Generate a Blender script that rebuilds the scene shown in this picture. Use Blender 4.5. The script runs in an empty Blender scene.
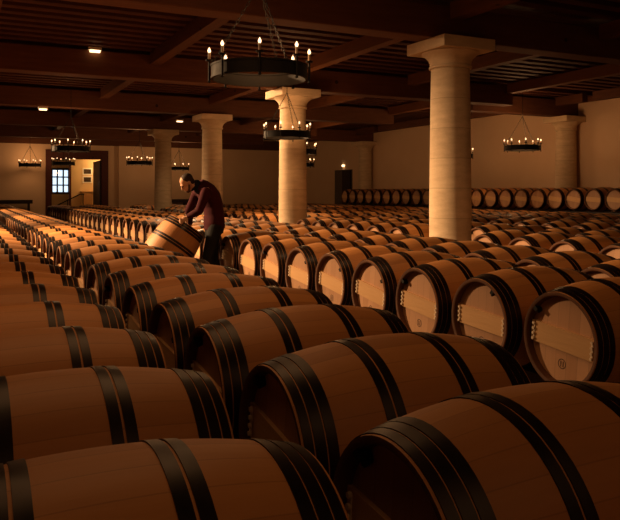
import bpy, bmesh, math, random
from mathutils import Vector, Matrix
random.seed(7)
PI = math.pi
S = bpy.context.scene
COL = S.collection

# ------------------------------------------------------------------ helpers
def link(name, me, parent=None, mat=None):
    o = bpy.data.objects.new(name, me)
    COL.objects.link(o)
    if parent is not None: o.parent = parent
    if mat is not None and me is not None and len(me.materials) == 0:
        for m in (mat if isinstance(mat, (list, tuple)) else [mat]): me.materials.append(m)
    return o

def tag(o, label, cat, group=None):
    o['label'] = label; o['category'] = cat
    if group: o['group'] = group
    return o

def struct(o):
    o['kind'] = 'structure'; return o

def empty(name, loc=(0, 0, 0)):
    o = bpy.data.objects.new(name, None); COL.objects.link(o)
    o.location = loc; o.empty_display_size = 0.2
    return o

def new_mesh(name, verts, faces, smooth=False, mats=None, midx=None):
    me = bpy.data.meshes.new(name)
    me.from_pydata([tuple(v) for v in verts], [], faces)
    me.update()
    if smooth: me.polygons.foreach_set('use_smooth', [True] * len(me.polygons))
    if mats:
        for m in mats: me.materials.append(m)
    if midx: me.polygons.foreach_set('material_index', midx)
    return me

class MB:
    """collects primitive shapes into one mesh"""
    def __init__(s): s.v = []; s.f = []; s.m = []; s.sm = []
    def add(s, v, f, mi=0, smooth=False):
        b = len(s.v); s.v += [tuple(p) for p in v]
        for q in f: s.f.append(tuple(b + i for i in q)); s.m.append(mi); s.sm.append(smooth)
    def box(s, x0, x1, y0, y1, z0, z1, mi=0):
        v = [(x, y, z) for x in (x0, x1) for y in (y0, y1) for z in (z0, z1)]
        s.add(v, [(0, 1, 3, 2), (4, 6, 7, 5), (0, 4, 5, 1), (2, 3, 7, 6), (0, 2, 6, 4), (1, 5, 7, 3)], mi)
    def tube(s, p, q, r, n=8, mi=0, r2=None, cap=True):
        p = Vector(p); q = Vector(q); d = (q - p).normalized()
        a = d.orthogonal().normalized(); b = d.cross(a); r2 = r if r2 is None else r2
        v = [c + (a * math.cos(t) + b * math.sin(t)) * rr for c, rr in ((p, r), (q, r2)) for t in [2 * PI * i / n for i in range(n)]]
        f = [(i, (i + 1) % n, n + (i + 1) % n, n + i) for i in range(n)]
        s.add(v, f, mi, True)
        if cap: s.add(v, [tuple(range(n))[::-1], tuple(range(n, 2 * n))], mi)
    def lathe(s, prof, n=32, axis='x', mi=0, closed=False, cx=(0, 0, 0)):
        """prof: list of (along, radius)"""
        v = []
        for (a, r) in prof:
            for i in range(n):
                t = 2 * PI * i / n; c, sn = r * math.cos(t), r * math.sin(t)
                p = (a, c, sn) if axis == 'x' else (c, sn, a)
                v.append((p[0] + cx[0], p[1] + cx[1], p[2] + cx[2]))
        m = len(prof); f = []
        for k in range(m if closed else m - 1):
            k2 = (k + 1) % m
            for i in range(n):
                j = (i + 1) % n
                q = (k * n + i, k * n + j, k2 * n + j, k2 * n + i)
                f.append(q if axis == 'z' else q[::-1])
        s.add(v, f, mi, True)
    def mesh(s, name, mats=None):
        me = new_mesh(name, s.v, s.f, False, mats, s.m)
        me.polygons.foreach_set('use_smooth', s.sm)
        try:
            me.set_sharp_from_angle(angle=math.radians(40))
        except Exception: pass
        return me
    def obj(s, name, mats, parent=None):
        return link(name, s.mesh(name, mats if isinstance(mats, list) else [mats]), parent)

def subtract_bevel(o, w=0.01, seg=2):
    m = o.modifiers.new('bevel', 'BEVEL'); m.width = w; m.segments = seg; m.limit_method = 'ANGLE'
    return o

# ------------------------------------------------------------------ materials
def mat(name, col=(.5, .5, .5), rough=.6, metal=0., spec=.5):
    m = bpy.data.materials.new(name); m.use_nodes = True
    b = m.node_tree.nodes['Principled BSDF']
    b.inputs['Base Color'].default_value = (*col, 1); b.inputs['Roughness'].default_value = rough
    b.inputs['Metallic'].default_value = metal; b.inputs['Specular IOR Level'].default_value = spec
    return m

def N(m, t, **kw):
    n = m.node_tree.nodes.new(t)
    for k, v in kw.items(): setattr(n, k, v)
    return n

def ramp(m, fac, stops):
    r = N(m, 'ShaderNodeValToRGB'); e = r.color_ramp.elements
    e[0].position, e[0].color = stops[0][0], (*stops[0][1], 1)
    e[1].position, e[1].color = stops[-1][0], (*stops[-1][1], 1)
    for p, c in stops[1:-1]:
        x = e.new(p); x.color = (*c, 1)
    m.node_tree.links.new(fac, r.inputs[0]); return r

def math_n(m, op, a, b=None, c=None):
    n = N(m, 'ShaderNodeMath', operation=op)
    for i, v in enumerate((a, b, c)):
        if v is None: continue
        if isinstance(v, (int, float)): n.inputs[i].default_value = v
        else: m.node_tree.links.new(v, n.inputs[i])
    return n.outputs[0]

def bump(m, h, strength=.3, dist=.01):
    b = N(m, 'ShaderNodeBump'); b.inputs['Strength'].default_value = strength; b.inputs['Distance'].default_value = dist
    m.node_tree.links.new(h, b.inputs['Height'])
    m.node_tree.links.new(b.outputs[0], m.node_tree.nodes['Principled BSDF'].inputs['Normal'])

def noise(m, vec, scale, detail=4, rough=.5):
    n = N(m, 'ShaderNodeTexNoise'); n.inputs['Scale'].default_value = scale
    n.inputs['Detail'].default_value = detail; n.inputs['Roughness'].default_value = rough
    if vec is not None: m.node_tree.links.new(vec, n.inputs['Vector'])
    return n

def stave_mat(name, base, dark, staves=26, flat=False, rough=.55):
    """oak staves: plank tone changes round the barrel axis (object X), grain runs along it"""
    m = mat(name, base, rough, spec=.35); L = m.node_tree.links; B = m.node_tree.nodes['Principled BSDF']
    tc = N(m, 'ShaderNodeTexCoord'); sp = N(m, 'ShaderNodeSeparateXYZ'); L.new(tc.outputs['Object'], sp.inputs[0])
    oi = N(m, 'ShaderNodeObjectInfo')
    if flat:
        a = math_n(m, 'MULTIPLY', sp.outputs['Y'], 1 / 0.085)
        a = math_n(m, 'ADD', a, 20.37)
    else:
        a = math_n(m, 'ARCTAN2', sp.outputs['Y'], sp.outputs['Z'])
        a = math_n(m, 'MULTIPLY', math_n(m, 'ADD', a, PI), staves / (2 * PI))
    fl = math_n(m, 'FLOOR', a); fr = math_n(m, 'FRACT', a)
    cb = N(m, 'ShaderNodeCombineXYZ'); L.new(fl, cb.inputs[0]); L.new(math_n(m, 'MULTIPLY', oi.outputs['Random'], 31.), cb.inputs[1])
    wn = N(m, 'ShaderNodeTexWhiteNoise'); L.new(cb.outputs[0], wn.inputs['Vector'])
    mp = N(m, 'ShaderNodeMapping'); mp.inputs['Scale'].default_value = (1, 1, .12) if flat else (.1, 1, 1)
    L.new(tc.outputs['Object'], mp.inputs[0])
    ns = noise(m, mp.outputs[0], 40, 5, .6)
    t = math_n(m, 'ADD', math_n(m, 'MULTIPLY', wn.outputs['Value'], .55), math_n(m, 'MULTIPLY', ns.outputs['Fac'], .45))
    r = ramp(m, t, [(.15, dark), (.8, base)])
    edge = math_n(m, 'GREATER_THAN', math_n(m, 'ABSOLUTE', math_n(m, 'SUBTRACT', fr, .5)), .478)
    mx = N(m, 'ShaderNodeMix', data_type='RGBA'); mx.inputs['B'].default_value = (*[c * .45 for c in dark], 1)
    L.new(math_n(m, 'MULTIPLY', edge, .35), mx.inputs['Factor']); L.new(r.outputs[0], mx.inputs['A'])
    # barrel to barrel tone
    hv = N(m, 'ShaderNodeHueSaturation'); L.new(mx.outputs['Result'], hv.inputs['Color'])
    L.new(math_n(m, 'ADD', math_n(m, 'MULTIPLY', oi.outputs['Random'], .3), .85), hv.inputs['Value'])
    L.new(hv.outputs[0], B.inputs['Base Color'])
    bump(m, math_n(m, 'SUBTRACT', ns.outputs['Fac'], edge), .15, .004)
    return m

def timber_mat(name, base, dark, along='x', rough=.7, width=.2):
    m = mat(name, base, rough, spec=.25); L = m.node_tree.links; B = m.node_tree.nodes['Principled BSDF']
    tc = N(m, 'ShaderNodeTexCoord'); mp = N(m, 'ShaderNodeMapping')
    mp.inputs['Scale'].default_value = {'x': (.12, 1, 1), 'y': (1, .12, 1)}[along]
    L.new(tc.outputs['Object'], mp.inputs[0])
    ns = noise(m, mp.outputs[0], 14, 6, .65)
    sp = N(m, 'ShaderNodeSeparateXYZ'); L.new(tc.outputs['Object'], sp.inputs[0])
    a = math_n(m, 'MULTIPLY', sp.outputs['Y' if along == 'x' else 'X'], 1 / width)
    wn = N(m, 'ShaderNodeTexWhiteNoise', noise_dimensions='1D'); L.new(math_n(m, 'FLOOR', a), wn.inputs['W'])
    t = math_n(m, 'ADD', math_n(m, 'MULTIPLY', wn.outputs['Value'], .4), math_n(m, 'MULTIPLY', ns.outputs['Fac'], .6))
    r = ramp(m, t, [(.25, dark), (.75, base)])
    kn = N(m, 'ShaderNodeTexVoronoi'); kn.inputs['Scale'].default_value = 1.3; L.new(tc.outputs['Object'], kn.inputs['Vector'])
    k = math_n(m, 'LESS_THAN', kn.outputs['Distance'], .06)
    mx = N(m, 'ShaderNodeMix', data_type='RGBA'); mx.inputs['B'].default_value = (*[c * .35 for c in dark], 1)
    L.new(k, mx.inputs['Factor']); L.new(r.outputs[0], mx.inputs['A']); L.new(mx.outputs['Result'], B.inputs['Base Color'])
    bump(m, ns.outputs['Fac'], .4, .01)
    return m

def stone_mat(name, base, dark, course=.475):
    m = mat(name, base, .85, spec=.2); L = m.node_tree.links; B = m.node_tree.nodes['Principled BSDF']
    tc = N(m, 'ShaderNodeTexCoord'); sp = N(m, 'ShaderNodeSeparateXYZ'); L.new(tc.outputs['Object'], sp.inputs[0])
    mp = N(m, 'ShaderNodeMapping'); mp.inputs['Scale'].default_value = (1, 1, 3.5); L.new(tc.outputs['Object'], mp.inputs[0])
    n1 = noise(m, mp.outputs[0], 3, 6, .6); n2 = noise(m, tc.outputs['Object'], 45, 4, .6)
    a = math_n(m, 'MULTIPLY', sp.outputs['Z'], 1 / course)
    wn = N(m, 'ShaderNodeTexWhiteNoise', noise_dimensions='1D'); L.new(math_n(m, 'FLOOR', a), wn.inputs['W'])
    t = math_n(m, 'ADD', math_n(m, 'ADD', math_n(m, 'MULTIPLY', wn.outputs['Value'], .1), math_n(m, 'MULTIPLY', n1.outputs['Fac'], .7)), math_n(m, 'MULTIPLY', n2.outputs['Fac'], .2))
    r = ramp(m, t, [(.3, dark), (.65, base)])
    j = math_n(m, 'LESS_THAN', math_n(m, 'FRACT', a), .022)
    mx = N(m, 'ShaderNodeMix', data_type='RGBA'); mx.inputs['B'].default_value = (*[c * .6 for c in dark], 1)
    L.new(math_n(m, 'MULTIPLY', j, .55), mx.inputs['Factor']); L.new(r.outputs[0], mx.inputs['A']); L.new(mx.outputs['Result'], B.inputs['Base Color'])
    bump(m, math_n(m, 'SUBTRACT', n2.outputs['Fac'], j), .25, .006)
    return m

def plaster_mat(name, base, dark, scale=.6):
    m = mat(name, base, .9, spec=.1); L = m.node_tree.links; B = m.node_tree.nodes['Principled BSDF']
    tc = N(m, 'ShaderNodeTexCoord'); n1 = noise(m, tc.outputs['Object'], scale, 5, .55); n2 = noise(m, tc.outputs['Object'], 60, 3, .5)
    r = ramp(m, n1.outputs['Fac'], [(.3, dark), (.7, base)]); L.new(r.outputs[0], B.inputs['Base Color'])
    bump(m, n2.outputs['Fac'], .12, .004)
    return m

def iron_mat(name, a, b, rough=.4):
    m = mat(name, a, rough, .6, .5); L = m.node_tree.links; B = m.node_tree.nodes['Principled BSDF']
    tc = N(m, 'ShaderNodeTexCoord'); n1 = noise(m, tc.outputs['Object'], 9, 6, .65)
    r = ramp(m, n1.outputs['Fac'], [(.35, a), (.7, b)]); L.new(r.outputs[0], B.inputs['Base Color'])
    L.new(math_n(m, 'MULTIPLY_ADD', n1.outputs['Fac'], .3, rough - .1), B.inputs['Roughness'])
    return m

def cloth_mat(name, a, b, rough=.9):
    m = mat(name, a, rough, spec=.15); L = m.node_tree.links; B = m.node_tree.nodes['Principled BSDF']
    tc = N(m, 'ShaderNodeTexCoord'); n1 = noise(m, tc.outputs['Object'], 7, 5, .6); n2 = noise(m, tc.outputs['Object'], 180, 2, .5)
    r = ramp(m, n1.outputs['Fac'], [(.3, a), (.7, b)]); L.new(r.outputs[0], B.inputs['Base Color'])
    bump(m, n2.outputs['Fac'], .2, .003)
    return m

def glow_mat(name, col, strength):
    m = mat(name, col, .5)
    B = m.node_tree.nodes['Principled BSDF']
    B.inputs['Emission Color'].default_value = (*col, 1); B.inputs['Emission Strength'].default_value = strength
    return m

M = {}
M['oak'] = stave_mat('oak_staves', (.51, .228, .070), (.385, .162, .048))
M['head'] = stave_mat('oak_head', (.50, .28, .15), (.40, .21, .105), flat=True)
M['bar'] = timber_mat('pale_crossbar', (.70, .44, .21), (.56, .33, .15), 'y', .6, 5)
M['chime'] = timber_mat('chime_wood', (.17, .075, .038), (.11, .048, .024), 'x')
M['hoop'] = iron_mat('hoop_iron', (.008, .0045, .0035), (.020, .010, .006), .32)
M['hoop'].node_tree.nodes['Principled BSDF'].inputs['Metallic'].default_value = .3
M['hoop'].node_tree.nodes['Principled BSDF'].inputs['Specular IOR Level'].default_value = .3
M['iron'] = iron_mat('black_iron', (.006, .005, .0045), (.014, .011, .009), .6)
M['stamp'] = mat('burnt_mark', (.09, .045, .022), .8)
M['peg'] = mat('pale_peg', (.75, .60, .42), .6)
M['bung'] = mat('bung', (.30, .13, .06), .6)
M['stone'] = stone_mat('limestone', (.68, .53, .35), (.50, .37, .235))
M['plaster'] = plaster_mat('wall_plaster', (.74, .54, .36), (.68, .48, .31))
M['plaster_v'] = plaster_mat('vestibule_plaster', (.80, .60, .34), (.74, .54, .30))
M['beam_x'] = timber_mat('beam_wood_across', (.16, .060, .025), (.08, .028, .012), 'x', width=.9)
M['beam_y'] = timber_mat('beam_wood_along', (.18, .066, .025), (.09, .032, .013), 'y', width=.9)
M['board'] = timber_mat('ceiling_board', (.11, .034, .015), (.05, .016, .008), 'x', width=.14)
M['rail'] = timber_mat('rail_wood', (.16, .09, .05), (.08, .045, .025), 'y')
M['floor'] = plaster_mat('floor_concrete', (.14, .105, .075), (.09, .065, .045), 1.5)
M['redwood'] = timber_mat('dark_red_wood', (.11, .022, .012), (.06, .012, .008), 'x', .5)
M['darkdoor'] = timber_mat('dark_door_wood', (.03, .018, .012), (.018, .01, .008), 'x', .5)
M['candle'] = mat('candle_sleeve', (.22, .13, .06), .5)
M['bulb'] = glow_mat('bulb_glow', (1., .60, .30), .8)
M['lampglow'] = glow_mat('lamp_glow', (1., .66, .34), .9)
M['white'] = mat('white_housing', (.75, .68, .58), .5)
M['glass'] = None
g = bpy.data.materials.new('window_glass'); g.use_nodes = True
nt = g.node_tree; nt.nodes.clear()
o_ = nt.nodes.new('ShaderNodeOutputMaterial'); mx_ = nt.nodes.new('ShaderNodeMixShader'); tr_ = nt.nodes.new('ShaderNodeBsdfTransparent'); gl_ = nt.nodes.new('ShaderNodeBsdfGlossy')
gl_.inputs['Roughness'].default_value = .03; mx_.inputs[0].default_value = .08; tr_.inputs[0].default_value = (.92, .96, 1, 1)
nt.links.new(tr_.outputs[0], mx_.inputs[1]); nt.links.new(gl_.outputs[0], mx_.inputs[2]); nt.links.new(mx_.outputs[0], o_.inputs[0])
M['glass'] = g
M['skin'] = cloth_mat('skin', (.58, .34, .22), (.64, .39, .26), .55)
M['hair'] = cloth_mat('dark_hair', (.02, .014, .010), (.05, .032, .022), .7)
M['beard'] = cloth_mat('short_beard', (.10, .06, .04), (.17, .11, .075), .8)
M['sweater'] = cloth_mat('maroon_wool', (.036, .006, .009), (.058, .009, .012))
M['collar'] = cloth_mat('navy_shirt', (.012, .014, .022), (.02, .022, .034))
M['jeans'] = cloth_mat('dark_denim', (.012, .012, .013), (.024, .022, .021))
M['shoe'] = mat('black_leather', (.015, .012, .010), .4)
M['eye'] = mat('eye_dark', (.02, .015, .012), .25)
M['picture'] = cloth_mat('dark_print', (.03, .022, .016), (.09, .06, .035), .5)
M['mount'] = mat('picture_mount', (.85, .80, .72), .7)
M['pump'] = iron_mat('grey_enamel', (.10, .09, .08), (.15, .13, .11), .4)
M['leaf'] = mat('plant_leaf', (.04, .07, .02), .6)
M['terracotta'] = mat('terracotta', (.32, .12, .05), .8)

# ------------------------------------------------------------------ camera model
F = 700.; TH = math.atan(348 / F); CT, ST = math.cos(TH), math.sin(TH); HC = 1.37
def proj(x, y, z):
    d = x * ST + y * CT
    if d < .05: return None
    return 310 + F * (x * CT - y * ST) / d, 192 + F * (HC - z) / d, d

cam = bpy.data.cameras.new('camera'); co = bpy.data.objects.new('camera', cam); COL.objects.link(co)
co.location = (0, 0, HC); co.rotation_euler = (PI / 2, 0, -TH)
cam.sensor_width = 36; cam.lens = F / 620 * 36; cam.shift_y = -68 / 620; cam.clip_start = .05; cam.clip_end = 200
S.camera = co

# ------------------------------------------------------------------ room shell
XL, XR, YB, YF, ZC = -6.0, 17.8, -3.5, 37.5, 4.48
DX0, DX1, DZ = 4.05, 6.5, 3.06       # doorway in the far wall
m = MB(); m.box(XL - .3, XR + .3, YB - .3, YF + .3, -.1, 0); fl = struct(m.obj('floor', M['floor']))
m = MB(); m.box(XL - .3, XR + .3, YB - .3, YF + .3, ZC, ZC + .15); ceil = struct(m.obj('ceiling', M['board']))
m = MB(); m.box(XL - .3, XL, YB, YF, 0, ZC); struct(m.obj('wall_left', M['plaster']))
m = MB(); m.box(XL - .3, XR + .3, YB - .3, YB, 0, ZC); struct(m.obj('wall_back', M['plaster']))
m = MB(); m.box(XL - .3, DX0, YF, YF + .3, 0, ZC); m.box(DX1, XR + .3, YF, YF + .3, 0, ZC); m.box(DX0, DX1, YF, YF + .3, DZ, ZC)
struct(m.obj('wall_far', M['plaster']))
RDY0, RDY1, RDZ = 29.75, 31.3, 2.42   # door recess in the right wall
m = MB(); m.box(XR, XR + .3, YB, YF, 0, ZC); struct(m.obj('wall_right', M['plaster']))

# ceiling timbers: children of the ceiling
COLX = 7.05; COLY = [9.1 + 6.0 * k for k in range(-1, 5)]
for y in COLY:
    mb = MB(); mb.box(XL, XR if y < 10 else 13.72, y - .19, y + .19, 3.78, 4.30); o = mb.obj('main_beam', M['beam_x'], ceil); o['kind'] = 'structure'; subtract_bevel(o, .012, 1)
for y in (16.55, 29.1):
    mb = MB(); mb.box(13.5, XR, y - .19, y + .19, 3.78, 4.30); o = mb.obj('main_beam', M['beam_x'], ceil); o['kind'] = 'structure'; subtract_bevel(o, .012, 1)
edge = MB(); edge.box(XL, XR, YF - .22, YF, 3.78, 4.30); o = edge.obj('main_beam', M['beam_x'], ceil); o['kind'] = 'structure'
ys = [YB] + [v for y in COLY for v in (y - .19, y + .19)] + [YF - .22]
for x in (-3., .25, 3.55, 6.85, 10.15, 13.45, 16.75):
    for k in range(0, len(ys), 2):
        mb = MB(); mb.box(x + .05, x + .27, ys[k], ys[k + 1], 4.10, 4.36); o = mb.obj('purlin', M['beam_y'], ceil); o['kind'] = 'structure'
mb = MB(); mb.box(XR - .12, XR, YB, YF, 4.22, ZC); o = mb.obj('wall_plate', M['beam_y'], ceil); o['kind'] = 'structure'
jy = YB + .2
jm = None
while jy < YF - .3:
    if not any(abs(jy - y) < .3 for y in COLY):
        if jm is None:
            mb = MB(); mb.box(XL, XR, -.10, .10, 4.36, ZC); jm = mb.mesh('joist', [M['board']])
        o = link('joist', jm, ceil); o.location = (0, jy, 0); o['kind'] = 'structure'
    jy += .42

# ------------------------------------------------------------------ stone columns
def column_parts(root, half=False):
    a = MB(); a.lathe([(0, .40), (.16, .40), (.20, .365), (.24, .335), (1.2, .335), (2.9, .315), (3.34, .306)], 48, 'z'); a.obj('shaft', M['stone'], root)
    c = MB(); c.lathe([(3.34, .306), (3.345, .336), (3.375, .342), (3.40, .325), (3.44, .330), (3.48, .345), (3.52, .375), (3.555, .415), (3.58, .45), (3.595, .46), (3.60, 0.01)], 48, 'z'); c.obj('capital', M['stone'], root)
    b = MB(); b.box(-.50, .50, -.50, .50, 3.60, 3.78); subtract_bevel(b.obj('abacus', M['stone'], root), .01, 2)
cl = ['tall pale stone column nearest the camera, right of the picture centre',
      'stone column behind the small hanging chandelier, second nearest free-standing column',
      'stone column just right of the man, third nearest free-standing column',
      'farthest free-standing stone column, left of the man behind a chandelier']
for i, y in enumerate(COLY[1:5]):
    r = empty('stone_column', (COLX, y, 0)); tag(r, cl[i], 'column', 'free-standing stone columns'); column_parts(r)
for lab, y in (('stone wall column against the right wall beside the hanging right-hand chandelier', 16.55), ('farther stone wall column on the right wall, beside the small dark door', 29.1)):
    r = empty('stone_column', (17.45, y, 0)); tag(r, lab, 'column', 'stone columns on the right wall'); column_parts(r)
# pier on the far wall
m = MB(); m.box(7.35, 8.45, YF - .25, YF, 0, 3.78); o = m.obj('wall_pier', M['plaster']); struct(o)

# ------------------------------------------------------------------ barrels
LB, RB, RH = .98, .355, .292
def brad(x):
    t = 2 * x / LB
    return RB - (RB - RH) * (abs(t) ** 2.1)
CZ = .47
def body_prof(nx, inner=True):
    xs = [-LB / 2 + LB * i / nx for i in range(nx + 1)]
    return [(x, brad(x)) for x in xs]
def hoop_prof(a, b, th=.0035, side=1):
    n = 2
    out = [(a + (b - a) * i / n, brad(a + (b - a) * i / n) + th) for i in range(n + 1)]
    inn = [(a + (b - a) * i / n, brad(a + (b - a) * i / n) - .002) for i in range(n, -1, -1)]
    return out + inn
HOOPS = [(.124, .157), (.165, .198), (.376, .409), (.4145, .4485), (.454, .482)]
def mk_staves(nx, n):
    b = MB(); prof = body_prof(nx); hi = LB / 2
    # outer skin, chime end faces, inner croze walls
    p = [(-hi + .05, RH - .03), (-hi + .004, RH - .022), (-hi, RH - .014)] + prof + [(hi, RH - .014), (hi - .004, RH - .022), (hi - .05, RH - .03)]
    b.lathe(p, n, mi=0)
    nf = len(p) - 1
    for k in (0, 1, 2, nf - 3, nf - 2, nf - 1):
        for i in range(n): b.m[k * n + i] = 4
    return b
def mk_head(side, n):
    b = MB(); x = side * (LB / 2 - .045); r = RH - .022
    v = [(x, 0, 0)] + [(x, r * math.cos(2 * PI * i / n), r * math.sin(2 * PI * i / n)) for i in range(n)]
    f = [(0, 1 + i, 1 + (i + 1) % n) if side > 0 else (0, 1 + (i + 1) % n, 1 + i) for i in range(n)]
    b.add(v, f); return b
def mk_bar():
    b = MB(); x1 = -LB / 2 + .045; n = 10; r = RH - .03
    hw = .066; pts = []
    ye = math.sqrt(r * r - hw * hw)
    b.box(x1 - .016, x1 + .001, -ye, ye, -hw, hw)
    return b
def mk_pegs(s):
    b = MB(); x1 = -LB / 2 + .029
    b.box(x1 - .004, x1 + .002, s * .232 - .008, s * .232 + .008, -.056, .056)
    for y in (.232 * s,):
        for z in (-.048, -.016, .016, .048):
            b.tube((x1 + .002, y, z), (x1 - .012, y, z), .0095, 8)
    return b
def mk_stamp():
    b = MB(); x = -LB / 2 + .0445; z0 = -.15
    n = 20; ro, ri = .032, .026
    v = [(x, rr * math.cos(2 * PI * i / n), z0 + rr * math.sin(2 * PI * i / n)) for rr in (ro, ri) for i in range(n)]
    b.add(v, [(i, n + i, n + (i + 1) % n, (i + 1) % n) for i in range(n)])
    for y in (-.009, .009): b.box(x - .001, x, y - .003, y + .003, z0 - .018, z0 + .018)
    return b
def mk_clip():
    b = MB(); x = -LB / 2
    b.box(x + .004, x + .044, -.013, .013, RH - .052, RH - .022)
    b.tube((x + .044, 0, RH - .052), (x + .016, 0, RH - .062), .010, 8)
    return b
def mk_bung():
    b = MB(); b.lathe([(RB - .004, .026), (RB + .008, .024), (RB + .010, .02), (RB + .010, .001)], 14, 'z'); return b

ME = {}
ME['staves'] = mk_staves(20, 56).mesh('staves', [M['oak'], M['oak'], M['oak'], M['oak'], M['chime']])
ME['headL'] = mk_head(-1, 40).mesh('head', [M['head']]); ME['headR'] = mk_head(1, 40).mesh('head', [M['head']])
ME['bar'] = mk_bar().mesh('crossbar', [M['bar']]); ME['pegs'] = mk_pegs(1).mesh('pegs', [M['peg']]); ME['pegs2'] = mk_pegs(-1).mesh('pegs', [M['peg']])
ME['stamp'] = mk_stamp().mesh('stamp', [M['stamp']]); ME['clip'] = mk_clip().mesh('rim_clip', [M['iron']])
ME['bung'] = mk_bung().mesh('bung', [M['bung']])
for s in (-1, 1):
    for k, (a, c) in enumerate(HOOPS):
        b = MB(); b.lathe(hoop_prof(min(s * a, s * c), max(s * a, s * c)), 56, closed=True); ME['hoop', s, k] = b.mesh('hoop', [M['hoop']])

def make_barrel():
    """a full barrel: staves, two heads (front one with crossbar, pegs and stamp), ten hoops, bung"""
    r = empty('wine_barrel')
    link('staves', ME['staves'], r)
    h = link('head', ME['headL'], r); link('crossbar', ME['bar'], h); link('peg_row', ME['pegs'], h); link('peg_row', ME['pegs2'], h); link('stamp', ME['stamp'], h)
    h['label'] = 'round oak barrel head with pale crossbar'
    link('head', ME['headR'], r)
    for s in (-1, 1):
        for k in range(5): link('hoop', ME['hoop', s, k], r)
    link('bung', ME['bung'], r)
    link('rim_clip', ME['clip'], r)
    return r

def one_mesh(nx, n, hoops=True, bar=True):
    b = mk_staves(nx, n)
    h = mk_head(-1, n); b.add(h.v, h.f, 1); h = mk_head(1, n); b.add(h.v, h.f, 1)
    for s in (-1, 1):
        for (a, c) in HOOPS: b.lathe([(s * a, brad(a) - .002), (s * a, brad(a) + .004), (s * c, brad(c) + .004), (s * c, brad(c) - .002)] [::s], n, mi=2)
    if bar: q = mk_bar(); b.add(q.v, q.f, 3)
    return b
MATS4 = [M['oak'], M['head'], M['hoop'], M['bar'], M['chime']]
MID = one_mesh(12, 28).mesh('wine_barrel', MATS4)
LOW = one_mesh(8, 16)

def copy_tree(o, parent=None):
    c = o.copy(); COL.objects.link(c)
    if parent is not None: c.parent = parent
    for ch in kids.get(o.name, ()): copy_tree(ch, c)
    return c

ONES = 'zeroth first second third fourth fifth sixth seventh eighth ninth tenth eleventh twelfth thirteenth fourteenth fifteenth sixteenth seventeenth eighteenth nineteenth'.split()
TENS = {2: ('twentieth', 'twenty'), 3: ('thirtieth', 'thirty'), 4: ('fortieth', 'forty'), 5: ('fiftieth', 'fifty')}
def ordn(n):
    if n < 20: return ONES[n]
    t, u = divmod(n, 10)
    return TENS[t][0] if u == 0 else TENS[t][1] + '-' + ONES[u]

P = .743
ROWS = [  # left end X, first Y, last Y, description, group
    (-.25, .74, 35.0, 'leftmost row, cut by the left edge'),
    (.96, .78, 35.0, 'second row from the left'),
    (3.235, 1.64, 31.5, 'row facing the aisle where the man stands'),
    (4.53, 1.64, 31.5, 'row backing onto the aisle-side row'),
    (6.60, 1.64, 31.5, 'row in line with the stone columns'),
    (7.83, 1.64, 31.5, 'row just right of the stone columns'),
    (9.90, 1.64, 31.5, 'seventh row from the left'),
    (11.13, 1.64, 31.5, 'eighth row from the left'),
    (13.20, 1.64, 31.5, 'ninth row from the left'),
    (14.43, 1.64, 31.5, 'tenth row from the left'),
]
LOOK = ['oak wine barrel', 'oak barrel', 'oak barrel, pale crossbar on head', 'oak barrel', 'oak barrel', 'oak barrel', 'oak barrel', 'oak barrel', 'oak barrel', 'oak barrel']
cands = []
for ri, (x0, y0, y1, desc) in enumerate(ROWS):
    y = y0 if ri < 2 else y0 + .0 ; n = 0
    ph = [0, 0, 0, .12, .2, .33, .05, .25, .4, .1][ri]
    y += ph
    while y < y1:
        cx = x0 + LB / 2
        skip = False
        if ri in (4, 5):
            for cy in COLY:
                if abs(COLX - cx) < LB / 2 + .5 and abs(y - cy) < .37 + .44: skip = True
        if not skip:
            pr = [proj(cx + sx * LB / 2, y + sy * .3, CZ + sz) for sx in (-1, 0, 1) for sy in (-1, 1) for sz in (-.3, .33)]
            if all(pr):
                us = [p[0] for p in pr]; vs = [p[1] for p in pr]
                if max(us) > 2 and min(us) < 618 and min(vs) < 516:
                    n += 1
                    cands.append((proj(cx, y, CZ)[2], ri, cx, y, n, desc))
        y += P
# barrels on the raised rack by the right wall
RX, RZ, RY0, RY1 = 16.0, 1.155, 10.6, 29.3
y = RY0; n = 0
while y < RY1:
    cx = RX + LB / 2
    u = proj(RX, y, RZ)[0]; u2 = proj(RX + LB, y, RZ)[0]
    if u < 625 and u2 > 330:
        n += 1; cands.append((proj(cx, y, RZ)[2], 10, cx, y, n, 'raised rack by the right wall'))
    y += .72
cands.sort()
MAXI = 300; FULL = 14.
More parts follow.
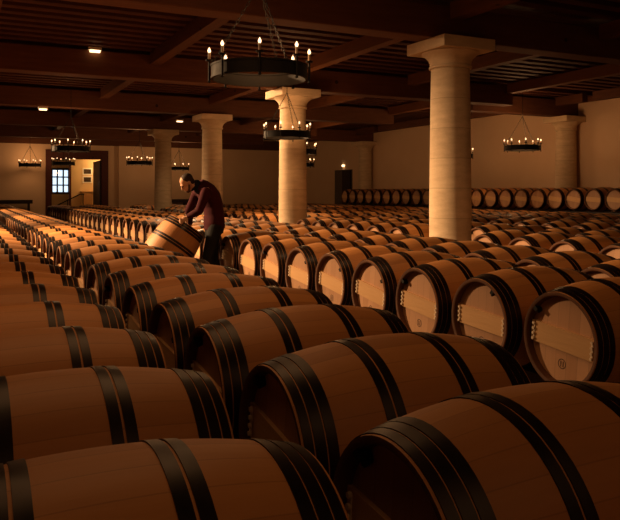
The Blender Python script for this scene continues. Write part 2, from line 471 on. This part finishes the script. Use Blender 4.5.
# the rack's barrels are conspicuous: keep them as individuals
rack = [c for c in cands if c[1] == 10]; rest = [c for c in cands if c[1] != 10]
indiv = sorted(rest[:MAXI - len(rack)] + rack); stuff = rest[MAXI - len(rack):]
proto = make_barrel()
kids = {}
for o in COL.objects:
    if o.parent: kids.setdefault(o.parent.name, []).append(o)
first = True
GR = ['barrels of the leftmost row', 'barrels of the second row', 'barrels of the aisle-side row', 'barrels of the fourth row', 'barrels of the column row', 'barrels right of the columns', 'barrels of the seventh row', 'barrels of the eighth row', 'barrels of the ninth row', 'barrels of the tenth row', 'barrels on the raised rack']
for (d, ri, cx, y, n, desc) in indiv:
    z = RZ if ri == 10 else CZ
    if d < FULL:
        if first: o = proto; first = False
        else: o = copy_tree(proto)
        rnd = random.Random(int(y * 100) + ri)
        for ch in o.children if o is not proto else kids[o.name]:
            if ch.name.startswith('rim_clip'): ch.rotation_euler.x = math.radians([38, -55, 30, -42, 45, 52][rnd.randrange(6)])
            if ch.name.startswith('bung'): ch.rotation_euler.x = math.radians(-100)
            if ch.name.startswith('staves'): ch.rotation_euler.x = rnd.uniform(0, 6)
    else:
        o = link('wine_barrel', MID)
    if ri == 1 and n == 1: y -= .075
    if ri == 1 and n == 2: cx -= .03; y -= .075
    if ri == 1 and n == 3: cx -= .01; y -= .03
    o.location = (cx, y, z)
    o.rotation_euler = (math.radians(6 + random.Random(int(y * 31) + ri).uniform(-3, 3)), 0, math.radians(random.Random(int(y * 77) + ri).uniform(-1., 1.)))
    look = 'oak barrel with black hoops,' if ri in (0, 1, 4, 6, 7, 8, 9, 10) else ('oak barrel with pale crossbar,' if ri == 2 else 'black-hooped oak barrel,')
    if ri == 0: lab = f'{look} {ordn(n)} from the near end of the leftmost row'
    elif ri == 1: lab = f'{look} {ordn(n)} from near end, second row from the left'
    elif ri == 2: lab = f'{look} {ordn(n)} from near end, row facing the aisle'
    elif ri == 3: lab = f'{look} {ordn(n)} from near end, row directly behind the aisle-facing row'
    elif ri == 4: lab = f'{look} {ordn(n)} from near end, row holding the stone columns'
    elif ri == 5: lab = f'{look} {ordn(n)} from near end, row just right of the column row'
    elif ri == 10: lab = f'{look} {ordn(n)} from the right on the raised rack by the wall'
    else: lab = f'{look} {ordn(n)} from near end, {ordn(ri + 1)} row from the left'
    tag(o, lab, 'barrel', GR[ri])
sv, sf, smi = [], [], []
for (d, ri, cx, y, n, desc) in stuff:
    b = len(sv); sv += [(v[0] + cx, v[1] + y, v[2] + CZ) for v in LOW.v]
    sf += [tuple(b + i for i in f) for f in LOW.f]; smi += LOW.m
if sv:
    # staves of the merged far barrels need no per-stave tone
    far_oak = mat('far_oak', (.42, .22, .09), .6)
    ns = noise(far_oak, None, 3, 3); tcn = N(far_oak, 'ShaderNodeTexCoord'); far_oak.node_tree.links.new(tcn.outputs['Object'], ns.inputs['Vector'])
    rr = ramp(far_oak, ns.outputs['Fac'], [(.3, (.34, .175, .07)), (.7, (.48, .26, .11))]); far_oak.node_tree.links.new(rr.outputs[0], far_oak.node_tree.nodes['Principled BSDF'].inputs['Base Color'])
    fh = mat('far_head', (.42, .24, .12), .6)
    o = link('wine_barrels', new_mesh('wine_barrels', sv, sf, False, [far_oak, fh, M['hoop'], M['bar'], M['chime']], smi))
    o['kind'] = 'stuff'; tag(o, 'distant mass of oak barrels filling the far ends of all the rows', 'barrels')

# rails under the rows
RN = ['leftmost barrel row', 'second barrel row from the left', 'aisle-side barrel row', 'row behind the aisle-side row', 'barrel row holding the columns', 'row right of the columns', 'seventh barrel row', 'eighth barrel row', 'ninth barrel row', 'tenth barrel row']
rtop = CZ - RB - .001
for ri, (x0, y0, y1, desc) in enumerate(ROWS):
    r = empty('barrel_rail', (x0 + LB / 2, 0, 0)); tag(r, 'low dark timber rails on the floor under the ' + RN[ri], 'rail', 'rails under the barrel rows')
    segs = [(y0 - .4, y1 + .3)]
    if ri in (4, 5):
        segs = []; a = y0 - .4
        for cy in COLY[1:5]: segs.append((a, cy - .42)); a = cy + .42
        segs.append((a, y1 + .3))
    for dx in (-.12, .12):
        mb = MB()
        for a, b_ in segs: mb.box(dx - .05, dx + .05, a, b_, 0, rtop)
        mb.obj('rail', M['rail'], r)
# raised rack
r = empty('barrel_rack', (RX + LB / 2, 0, 0)); tag(r, 'long dark raised rack along the right wall carrying one row of barrels', 'rack')
zt = RZ - RB - .001
for dx in (-.30, .26):
    mb = MB(); mb.box(dx - .04, dx + .04, RY0 - .5, 29.9, zt - .12, zt); mb.obj('rail', M['darkdoor'], r)
yy = RY0 - .4
while yy < 29.9:
    mb = MB()
    for dx in (-.30, .26): mb.box(dx - .04, dx + .04, yy - .04, yy + .04, 0, zt - .12)
    mb.box(-.26, .22, yy - .03, yy + .03, .4, .48); mb.obj('trestle', M['darkdoor'], r); yy += 1.49

# the tipped barrel handled by the man
TB = Vector((2.755, 9.34, 0)); tilt = math.radians(36)
nrm = Vector((math.sin(tilt), 0, math.cos(tilt)))
o = copy_tree(proto); tag(o, 'oak barrel tipped on its edge in the aisle, held by the man', 'barrel')
BS = .93
zc = (RH * math.sin(tilt) + .005 + LB / 2 * math.cos(tilt)) * BS
topc = Vector((TB.x, TB.y, zc + BS * LB / 2 * math.cos(tilt)))
ctr = topc - nrm * (BS * LB / 2); o.scale = (BS, BS, BS)
o.location = ctr; o.rotation_euler = (0, tilt + PI / 2, 0)   # local -X end points up

# ------------------------------------------------------------------ chandeliers
def chandelier_meshes():
    R = .50; d = {}
    b = MB(); h = .065
    b.lathe([(-h, R), (h, R), (h, R - .012), (-h, R - .012)], 48, 'z', closed=True)
    b.lathe([(-h - .006, R + .006), (-h + .012, R + .006), (-h + .012, R - .02), (-h - .006, R - .02)], 48, 'z', closed=True)
    b.lathe([(h - .012, R + .006), (h + .006, R + .006), (h + .006, R - .02), (h - .012, R - .02)], 48, 'z', closed=True)
    d['ring'] = b.mesh('ring', [M['iron']])
    b = MB(); b.tube((R + .02, 0, -h - .035), (R + .02, 0, h + .05), .012, 8)
    b.lathe([(h + .045, .006), (h + .05, .035), (h + .065, .04), (h + .065, .006)], 12, 'z', cx=(R + .02, 0, 0)); b.lathe([(-h - .045, .002), (-h - .035, .02), (-h - .02, .01)], 10, 'z', cx=(R + .02, 0, 0))
    d['holder'] = b.mesh('candle_holder', [M['iron']])
    b = MB(); b.tube((R + .02, 0, h + .055), (R + .02, 0, h + .135), .013, 10); d['sleeve'] = b.mesh('candle_sleeve', [M['candle']])
    b = MB(); b.lathe([(h + .135, .006), (h + .145, .014), (h + .158, .018), (h + .175, .013), (h + .195, .001)], 10, 'z', cx=(R + .02, 0, 0)); d['bulb'] = b.mesh('bulb', [M['bulb']])
    return d, R, h
CM, CR, CH = chandelier_meshes()
def chain(p, q, name, parent):
    b = MB(); p = Vector(p); q = Vector(q); L = (q - p).length; n = max(2, int(L / .05)); dr = (q - p) / n
    a = dr.normalized().orthogonal().normalized(); c = dr.normalized().cross(a)
    for i in range(n):
        s0 = p + dr * (i - .12); s1 = p + dr * (i + 1.12); w = (a if i % 2 else c) * .011
        mid0 = s0 + dr * .2; mid1 = s1 - dr * .2
        for sg in (-1, 1):
            b.tube(s0, mid0 + w * sg, .0036, 5, cap=False); b.tube(mid0 + w * sg, mid1 + w * sg, .0036, 5, cap=False); b.tube(mid1 + w * sg, s1, .0036, 5, cap=False)
    return b.obj(name, M['iron'], parent)
ZR = 1.175 + HC
def chandelier(x, y, label, nc=8, rot=0., z=ZR, power=14., ztop=4.34, unlit=()):
    r = empty('chandelier', (x, y, z)); r.rotation_euler.z = rot; tag(r, label, 'chandelier', 'iron wheel chandeliers')
    link('ring', CM['ring'], r)
    for k in range(nc):
        a = 2 * PI * k / nc
        h = link('candle_holder', CM['holder'], r); h.rotation_euler.z = a
        link('candle_sleeve', CM['sleeve'], h)
        if k not in unlit: link('bulb', CM['bulb'], h)
    for k in range(3):
        a = 2 * PI * k / 3 + .3
        chain((CR * math.cos(a), CR * math.sin(a), CH), (0, 0, .92), 'chain', r)
    chain((0, 0, .92), (0, 0, ztop - z), 'chain', r)
    L = bpy.data.lights.new('chandelier_light', 'POINT'); L.energy = power; L.color = (1, .50, .20); L.shadow_soft_size = .22
    lo = bpy.data.objects.new('chandelier_light', L); COL.objects.link(lo); lo.location = (x, y, z + .3)
    return r
def at(u, dpt):   # world X,Y at picture column u and depth d
    k = (u - 310) / F * dpt
    return k * CT + dpt * ST, -k * ST + dpt * CT
EXTRA = []
for (u, vring, dpt, lab, rot) in [
    (259.5, 73, 7.3, 'largest and nearest black iron wheel chandelier, hanging top centre under the beams', .40),
    (287, 135, 15.3, 'small iron wheel chandelier hanging in front of the second stone column', .1),
    (522.5, 148, 20.5, 'iron wheel chandelier hanging before the pale right wall', .2),
    (71, 149, 19.8, 'iron wheel chandelier hanging just above the dark red doorway frame', .5),
    (63.5, 163.5, 33., 'distant iron wheel chandelier seen inside the lit doorway opening', .1),
    (30, 165, 34., 'leftmost iron wheel chandelier, before the bare far wall', .2),
    (139.5, 163, 29., 'iron wheel chandelier between the doorway and the farthest stone column', .4),
    (179, 168.5, 35.0, 'iron wheel chandelier just above the man, right of the farthest column', .1),
    (299, 152, 20.3, 'upper of two chandeliers half hidden behind the second stone column', .0),
    (301, 165, 28.0, 'lower of two chandeliers half hidden behind the second stone column', .3),
    (457, 156, 23.5, 'chandelier mostly hidden behind the nearest stone column, one bulb showing', .0)]:
    x, y = at(u, dpt); z = HC + (192 - vring) * dpt / F
    chandelier(x, y, lab, 8, rot, z, power=6 if dpt < 8 else 9 if u == 287 else 13 if u > 400 else 7 if u < 80 else 17, ztop=4.34, unlit=(7,) if dpt < 7 else ())

# ------------------------------------------------------------------ ceiling downlights
def downlight(x, y, label, power, z=4.34, tilt=(0, 0), size=1.25):
    b = MB(); b.box(-.13, .13, -.05, .05, -.055, 0); r = b.obj('ceiling_light', M['white']); r.location = (x, y, z)
    q = MB(); q.box(-.10, .10, -.045, .045, -.095, -.055); q.obj('diffuser', M['lampglow'], r)
    tag(r, label, 'ceiling light', 'small white ceiling lights')
    if power:
        L = bpy.data.lights.new('downlight', 'SPOT'); L.energy = power; L.color = (1, .62, .30); L.spot_size = 2.3; L.spot_blend = 1.; L.shadow_soft_size = .12
        lo = bpy.data.objects.new('downlight', L); COL.objects.link(lo); lo.location = (x, y, z - .12); lo.rotation_euler = (tilt[0], tilt[1], 0)
for (u, v, lab, pw, zm) in [(95, 51, 'nearest small white ceiling light, upper left between the beams', 0, 4.34),
                        (37, 115.5, 'small white ceiling light at far left above the leftmost chandelier', 25, 3.78),
                        (172, 121, 'small white ceiling light above the farthest stone column', 25, 3.98)]:
    dpt = (zm - .07 - HC) * F / (192 - v); x, y = at(u, dpt)
    if u == 37: y = 21.1
    if u == 172: x = 7.01
    downlight(x, y, lab, pw, zm)

def spot(x, y, z, tx, ty, tz, power, size=1.6, col=(1, .58, .28), soft=.15, blend=1.):
    L = bpy.data.lights.new('spot', 'SPOT'); L.energy = power; L.color = col; L.spot_size = size; L.spot_blend = blend; L.shadow_soft_size = soft
    o = bpy.data.objects.new('spot', L); COL.objects.link(o); o.location = (x, y, z)
    d = Vector((tx - x, ty - y, tz - z)); o.rotation_euler = d.to_track_quat('-Z', 'Y').to_euler(); return o
# warm spots between the beams: pool of light around the man and the middle rows
spot(-2.2, 12.5, 4.0, 2.6, 9.3, .5, 1550, 1.2)
spot(-2.2, 18.5, 4.0, 2.0, 15.5, .5, 1150, 1.25)
spot(-2.2, 26.0, 4.0, 2.0, 21.5, .5, 1100, 1.25)
spot(-2.2, 33.0, 4.0, 2.0, 27.5, .5, 800, 1.15)
spot(4.6, 17.0, 4.0, 7.5, 13.5, .5, 300, 2.0)
spot(3.2, 5.0, 4.2, 6.0, 6.5, .6, 25, 2.0)

L = bpy.data.lights.new('fill_light', 'AREA'); L.energy = 7; L.color = (1, .48, .19); L.size = 4  # added soft fill from above and behind the camera; no real ceiling opening
lo = bpy.data.objects.new('fill_light', L); COL.objects.link(lo); lo.location = (1.5, -.9, 4.2); lo.rotation_euler = (math.radians(25), 0, 0)
L = bpy.data.lights.new('fill_light', 'AREA'); L.energy = 12; L.color = (1, .48, .19); L.size = 3  # second added fill over the near rows
lo = bpy.data.objects.new('fill_light', L); COL.objects.link(lo); lo.location = (.8, 4.6, 4.2)
# ------------------------------------------------------------------ doorway, vestibule
m = MB(); t = .28; y0, y1 = YF - .10, YF + .34
m.box(DX0 - t, DX0, y0, y1, 0, DZ + .46); m.box(DX1, DX1 + .34, y0, y1, 0, DZ + .46); m.box(DX0, DX1, y0, y1, DZ, DZ + .46)
o = m.obj('door_1', M['redwood']); struct(o); subtract_bevel(o, .01, 1)
m = MB(); m.box(DX1 - .07, DX1 - .01, YF + .02, YF + 2.1, .05, DZ - .05); q = m.obj('door_leaf', M['darkdoor'], o); q['kind'] = 'structure'
VX0, VX1, VY0, VY1, VZ = 3.4, 9.2, YF + .3, 43.2, 3.5
WX0, WX1, WZ0, WZ1 = 4.66, 5.66, 1.30, 2.72
m = MB(); m.box(VX0 - .2, VX1 + .2, VY0 + .0, VY1 + .2, -.1, 0); struct(m.obj('floor_vestibule', M['floor']))
m = MB(); m.box(VX0 - .2, VX1 + .2, VY0, VY1 + .2, VZ, VZ + .1); struct(m.obj('ceiling_vestibule', M['plaster_v']))
m = MB(); m.box(VX0 - .2, VX0, VY0, VY1, 0, VZ); m.box(VX1, VX1 + .2, VY0, VY1, 0, VZ)
m.box(VX0, WX0, VY1, VY1 + .2, 0, VZ); m.box(WX1, VX1, VY1, VY1 + .2, 0, VZ); m.box(WX0, WX1, VY1, VY1 + .2, 0, WZ0); m.box(WX0, WX1, VY1, VY1 + .2, WZ1, VZ)
struct(m.obj('wall_vestibule', M['plaster_v']))
m = MB(); m.box(WX0, WX1, VY1 + .1, VY1 + .11, WZ0, WZ1); w = m.obj('window_1', M['glass']); struct(w)
m = MB(); f = .07
m.box(WX0 - .05, WX0 + f, VY1 - .03, VY1 + .14, WZ0 - .05, WZ1 + .05); m.box(WX1 - f, WX1 + .05, VY1 - .03, VY1 + .14, WZ0 - .05, WZ1 + .05)
m.box(WX0, WX1, VY1 - .03, VY1 + .14, WZ0 - .05, WZ0 + f); m.box(WX0, WX1, VY1 - .03, VY1 + .14, WZ1 - f, WZ1 + .05)
for k in (1, 2): xx = WX0 + (WX1 - WX0) * k / 3; m.box(xx - .04, xx + .04, VY1 + .02, VY1 + .13, WZ0, WZ1)
for k in (1, 2): zz = WZ0 + (WZ1 - WZ0) * k / 3; m.box(WX0, WX1, VY1 + .02, VY1 + .13, zz - .035, zz + .035)
q = m.obj('window_frame', M['darkdoor'], w); q['kind'] = 'structure'
# partition that carries the two pictures
PY = 41.4
m = MB(); m.box(5.52, VX1, PY, PY + .15, 0, VZ); struct(m.obj('wall_partition', M['plaster_v']))
m = MB(); m.box(5.42, 5.52, PY - .02, PY + .17, 0, VZ); struct(m.obj('trim_1', M['redwood']))
for nm, (v0, v1) in (('upper', (169, 174.3)), ('lower', (177, 182.3))):
    d0 = proj(6.9, PY, 2)[2]
    xa, xb = 6.20, 6.60; z1 = HC + (192 - v0) * d0 / F; z0 = HC + (192 - v1) * d0 / F
    b = MB(); b.box(xa - .07, xb + .07, PY - .03, PY - .002, z0 - .05, z1 + .05); r = b.obj('picture', M['mount'])
    b = MB(); b.box(xa, xb, PY - .036, PY - .031, z0 + .02, z1 - .02); b.obj('print', M['picture'], r)
    tag(r, f'{nm} of two small dark framed pictures on the lit wall beyond the doorway', 'picture', 'pictures beyond the doorway')
# sideboard, stair rail
b = MB(); b.box(6.05, 7.5, PY - .5, PY - .02, .0, 1.35); r = b.obj('sideboard', M['plaster_v']); subtract_bevel(r, .01, 1)
tag(r, 'pale chest-high cabinet under the two pictures beyond the doorway', 'cabinet')
b = MB(); b.box(6.0, 7.55, PY - .53, PY - .02, 1.35, 1.40); b.obj('top', M['bar'], r)
for xx in (6.12, 6.75):
    b = MB(); b.box(xx, xx + .47, PY - .515, PY - .5, .1, 1.25); b.obj('door', M['bar'], r)
b = MB(); b.tube((4.35, 39.6, .55), (5.75, 39.6, 1.25), .03); b.tube((5.75, 39.6, 1.25), (5.95, 39.6, 1.25), .03); r = b.obj('stair_rail', M['iron'])
for xx, zz in ((4.4, .57), (5.1, .93), (5.9, 1.25)):
    b = MB(); b.tube((xx, 39.6, 0), (xx, 39.6, zz), .022); b.obj('post', M['iron'], r)
tag(r, 'dark sloping handrail on posts inside the lit doorway', 'handrail')
# vestibule lamp
b = MB(); b.lathe([(-.10, .03), (-.08, .09), (0, .11), (.06, .06), (.08, .01)], 16, 'z'); r = b.obj('wall_lamp', M['lampglow']); r.location = (7.35, PY - .16, 2.9)
b = MB(); b.box(-.03, .03, .05, .16, -.03, .03); b.obj('bracket', M['iron'], r)
tag(r, 'small glowing lamp at the upper right of the lit doorway', 'lamp')
L = bpy.data.lights.new('vestibule_light', 'POINT'); L.energy = 16; L.color = (1, .60, .24); L.shadow_soft_size = .15
lo = bpy.data.objects.new('vestibule_light', L); COL.objects.link(lo); lo.location = (7.2, 40.6, 2.9)

# door and lamp on the right wall, beside the far wall column
m = MB(); m.box(XR - .05, XR - .001, RDY0 + 1.2, RDY0 + 3.0, 0, 2.52); d2 = m.obj('door_2', M['pump']); struct(d2)
m = MB(); m.box(XR - .10, XR - .05, RDY0 + 1.25, RDY0 + 2.1, 0, 2.48); q = m.obj('door_leaf', M['darkdoor'], d2); q['kind'] = 'structure'
b = MB(); b.box(-.06, .0, -.09, .09, -.05, .05); r = b.obj('wall_lamp', M['lampglow']); r.location = (XR - .01, RDY0 + 2.1, 2.74)
b = MB(); b.box(-.02, .0, -.12, .12, .05, .07); b.obj('lamp_cover', M['iron'], r)
tag(r, 'small glowing lamp above the dark door on the right wall', 'lamp')

# bench-like low racks at the far wall, hand truck, potted plant, pump
b = MB(); b.box(-.2, 3.1, YF - .75, YF - .15, .80, .98); r = b.obj('bench', M['darkdoor'])
for xx in (-.1, 1.4, 2.9):
    b = MB(); b.box(xx, xx + .08, YF - .7, YF - .2, 0, .80); b.obj('leg', M['darkdoor'], r)
tag(r, 'long dark bench against the far wall left of the doorway', 'bench')
b = MB(); b.box(9.5, 12.2, YF - .75, YF - .15, .80, .98); r = b.obj('bench', M['darkdoor'])
for xx in (9.6, 10.8, 12.0):
    b = MB(); b.box(xx, xx + .08, YF - .7, YF - .2, 0, .80); b.obj('leg', M['darkdoor'], r)
tag(r, 'dark bench against the far wall beneath the chandelier above the man', 'bench')
# frame standing on the rack between barrels

# ------------------------------------------------------------------ the man
def loft(sections, n=20):
    """sections: (centre, side vec, front vec) ellipse rings + closed ends"""
    v, f = [], []
    for (c, a, b2) in sections:
        for i in range(n):
            t = 2 * PI * i / n; v.append(Vector(c) + Vector(a) * math.cos(t) + Vector(b2) * math.sin(t))
    m_ = len(sections)
    for k in range(m_ - 1):
        for i in range(n):
            j = (i + 1) % n; f.append((k * n + i, k * n + j, (k + 1) * n + j, (k + 1) * n + i))
    f.append(tuple(range(n))[::-1]); f.append(tuple(range((m_ - 1) * n, m_ * n)))
    return v, f
def limb(mb, pts, n=14):
    """pts: (pos, radius) round tapered limb with domed ends"""
    P_ = [Vector(p) for p, r in pts]; R_ = [r for p, r in pts]; secs = []
    m_ = len(P_)
    for k in range(m_):
        d = (P_[min(k + 1, m_ - 1)] - P_[max(k - 1, 0)]).normalized()
        a = Vector((0, 1, 0)) - d * d.y
        if a.length < .2: a = d.orthogonal()
        a.normalize(); b2 = d.cross(a)
        if k == 0:
            for s_, w in ((.85, .5), (.5, .86)): secs.append((P_[0] - d * R_[0] * s_, a * R_[0] * w, b2 * R_[0] * w))
        secs.append((P_[k], a * R_[k], b2 * R_[k]))
        if k == m_ - 1:
            for s_, w in ((.5, .86), (.85, .5)): secs.append((P_[k] + d * R_[k] * s_, a * R_[k] * w, b2 * R_[k] * w))
    v, f = loft(secs, n); mb.add(v, f, 0, True)
def ell(mb, c, a, b2, c3, n=16, m_=10):
    c = Vector(c); a = Vector(a); b2 = Vector(b2); c3 = Vector(c3); secs = []
    for k in range(m_ + 1):
        ph = -PI / 2 + PI * (k + .02) / (m_ + .04); w = math.cos(ph); secs.append((c + c3 * math.sin(ph), a * w, b2 * w))
    v, f = loft(secs, n); mb.add(v, f, 0, True)
def remesh(o, vs=.01, sm=3):
    r = o.modifiers.new('remesh', 'REMESH'); r.mode = 'VOXEL'; r.voxel_size = vs; r.use_smooth_shade = True
    if sm: s_ = o.modifiers.new('smooth', 'SMOOTH'); s_.factor = .5; s_.iterations = sm
    return o
man = empty('person', (3.05, 9.24, 0)); tag(man, 'person in a maroon sweater and dark trousers bending over the tipped barrel', 'person')
# local: front is -X, left hand side is -Y
SH = Vector((-.075, 0, 1.415)); HIP = Vector((.06, 0, .93)); NB = Vector((-.18, 0, 1.455)); HD = Vector((-.315, 0, 1.485))
up = Vector((-.62, 0, .785)).normalized()      # direction of the head's crown: tipped forward
fw = Vector((-.785, 0, -.62)).normalized()     # where the face looks
sd = Vector((0, 1, 0))
def torso_secs(g):
    spine = [(Vector((.075, 0, .86)), .165, .125), (Vector((.065, 0, .95)), .170, .125), (Vector((.065, 0, 1.06)), .160, .115), (Vector((.05, 0, 1.18)), .168, .118),
             (Vector((.005, 0, 1.30)), .185, .125), (Vector((-.055, 0, 1.39)), .190, .115), (Vector((-.11, 0, 1.45)), .145, .085), (Vector((-.155, 0, 1.485)), .075, .062)]
    out = []
    for k, (p, w, d_) in enumerate(spine):
        dr = (spine[min(k + 1, 7)][0] - spine[max(k - 1, 0)][0]).normalized(); fr = dr.cross(Vector((0, 1, 0)))
        out.append((p, Vector((0, w + g, 0)), fr * (d_ + g)))
    return out
# hands: on the barrel's upper rim
def rim(phi, rr=RH): 
    e1 = Vector((math.cos(tilt), 0, -math.sin(tilt)))
    return topc + (e1 * math.cos(phi) + Vector((0, 1, 0)) * math.sin(phi)) * rr - Vector(man.location), (e1 * math.cos(phi) + Vector((0, 1, 0)) * math.sin(phi))
arms = []
for s, phi in ((-1, math.radians(-125)), (1, math.radians(75))):
    rp, ro = rim(phi, RH * BS - .01)
    sh = Vector((-.105, s * .19, 1.385)); wr = rp + Vector((.075, 0, .055)) - ro * .01
    el = Vector((-.225, s * .235, 1.11))
    arms.append((s, sh, el, wr, rp, ro))
body = MB()
v, f = loft(torso_secs(-.008), 24); body.add(v, f, 0, True)
limb(body, [(NB + Vector((.03, 0, -.02)), .062), (NB + (HD - NB) * .45, .056), (HD - fw * .02 - up * .02, .06)])
# head: skull, jaw, nose, brow, ears
ell(body, HD + up * .035 - fw * .012, sd * .074, fw * .096, up * .088)
ell(body, HD - up * .045 + fw * .028, sd * .056, fw * .062, up * .066)
ell(body, HD - up * .095 + fw * .062, sd * .026, fw * .022, up * .02)
ell(body, HD + up * .028 + fw * .078, sd * .050, fw * .014, up * .013)
limb(body, [(HD + up * .015 + fw * .084, .010), (HD - up * .022 + fw * .104, .014)], 8)
ell(body, HD - up * .060 + fw * .083, sd * .024, fw * .010, up * .009)
for s in (-1, 1):
    ell(body, HD - up * .005 - fw * .012 + sd * s * .075, sd * .010, fw * .020, up * .032)
for (s, sh, el, wr, rp, ro) in arms:
    limb(body, [(sh, .055), (sh.lerp(el, .5), .047), (el, .040), (el.lerp(wr, .35), .039), (wr, .027)])
    hd = (rp - wr).normalized(); tan = Vector((0, 0, 1)).cross(ro).normalized()
    palm = wr + hd * .055
    # palm box-like ellipsoid
    side = hd.cross(ro).normalized(); nrmp = hd.cross(side).normalized()
    ell(body, palm, side * .042, nrmp * .016, hd * .055)
    dn = Vector((-.25, 0, -.95))
    for k, (off, ln) in enumerate(((-.031, .066), (-.011, .078), (.010, .073), (.030, .058))):
        b0 = palm + hd * .035 + side * off; b1 = b0 + (hd * .6 + ro * .5).normalized() * ln * .5; b2 = b1 + (ro * .35 + dn).normalized() * ln * .45
        limb(body, [(b0, .0095), (b1, .0088), (b2, .0072)], 8)
    b0 = palm - hd * .015 - side * .036; b1 = b0 + (-side * .75 + hd * .6).normalized() * .038; b2 = b1 + (hd * .8 - nrmp * .1).normalized() * .03
    limb(body, [(b0, .012), (b1, .0105), (b2, .008)], 8)
legs = []
for s, fx in ((-1, -.05), (1, .09)):
    hp = Vector((.06, s * .09, .90)); kn = Vector((fx - .01, s * .10, .49)); an = Vector((fx + .03, s * .10, .09))
    legs.append((s, hp, kn, an)); limb(body, [(hp, .085), (hp.lerp(kn, .5), .072), (kn, .052), (kn.lerp(an, .35), .054), (an, .036)])
    limb(body, [(an + Vector((.03, 0, -.035)), .035), (an + Vector((-.08, 0, -.045)), .035), (an + Vector((-.16, 0, -.055)), .028)])
bo = body.obj('body', M['skin'], man); remesh(bo, .0075, 2)
sw = MB(); v, f = loft(torso_secs(.018), 28); sw.add(v, f, 0, True)
for (s, sh, el, wr, rp, ro) in arms:
    e = el.lerp(wr, .90)
    limb(sw, [(sh + Vector((.0, -s * .05, -.01)), .080), (sh, .078), (sh.lerp(el, .5), .064), (el, .057), (el.lerp(wr, .4), .052), (e, .040)])
remesh(sw.obj('sweater', M['sweater'], man), .011, 4)
cb_ = MB()
limb(cb_, [(NB + Vector((.045, 0, -.045)), .082), (NB + Vector((-.005, 0, .012)), .074)], 20)
for s in (-1, 1): limb(cb_, [(NB + Vector((-.03, s * .05, -.02)), .022), (NB + Vector((-.075, s * .02, -.06)), .016)])
co_ = cb_.obj('shirt_collar', M['collar'], man); remesh(co_, .008, 2)
tr = MB(); v, f = loft([(Vector((.065, 0, 1.0)), Vector((0, .178, 0)), Vector((.130, 0, 0))), (Vector((.07, 0, .92)), Vector((0, .186, 0)), Vector((.138, 0, 0))), (Vector((.065, 0, .80)), Vector((0, .175, 0)), Vector((.12, 0, 0)))], 24); tr.add(v, f, 0, True)
for (s, hp, kn, an) in legs:
    limb(tr, [(hp, .105), (hp.lerp(kn, .5), .092), (kn, .074), (kn.lerp(an, .5), .068), (an + Vector((0, 0, .0)), .058)])
remesh(tr.obj('trousers', M['jeans'], man), .012, 3)
for (s, hp, kn, an) in legs:
    sh_ = MB(); limb(sh_, [(an + Vector((.04, 0, -.042)), .045), (an + Vector((-.05, 0, -.045)), .043), (an + Vector((-.15, 0, -.05)), .04), (an + Vector((-.19, 0, -.055)), .032)])
    so = sh_.obj('shoe', M['shoe'], man); remesh(so, .01, 2)
hr = MB()
ell(hr, HD + up * .052 - fw * .030, sd * .082, fw * .090, up * .080)
ell(hr, HD - fw * .055 + up * .0, sd * .076, fw * .055, up * .070)
remesh(hr.obj('hair', M['hair'], man), .008, 2)
bd = MB()
ell(bd, HD - up * .085 + fw * .048, sd * .044, fw * .038, up * .030)
for s in (-1, 1): limb(bd, [(HD - up * .02 + sd * s * .064 + fw * .005, .012), (HD - up * .06 + sd * s * .050 + fw * .03, .018), (HD - up * .088 + sd * s * .02 + fw * .065, .017)], 8)
remesh(bd.obj('beard', M['beard'], man), .007, 2)
for s in (-1, 1):
    ey = MB(); ell(ey, HD + up * .008 + fw * .080 + sd * s * .031, sd * .012, fw * .008, up * .007, 10, 6); ey.obj('eye', M['eye'], man)

# ------------------------------------------------------------------ world + view
W = bpy.data.worlds.new('world'); S.world = W; W.use_nodes = True
bg = W.node_tree.nodes['Background']; bg.inputs[0].default_value = (.80, .90, 1, 1); bg.inputs[1].default_value = .40
S.view_settings.view_transform = 'Standard'; S.view_settings.look = 'None'; S.view_settings.gamma = 1; S.view_settings.use_curve_mapping = False
S.view_settings.exposure = 2.0
print('barrels', len(indiv), 'stuff', len(stuff), 'full', sum(1 for c in indiv if c[0] < FULL))
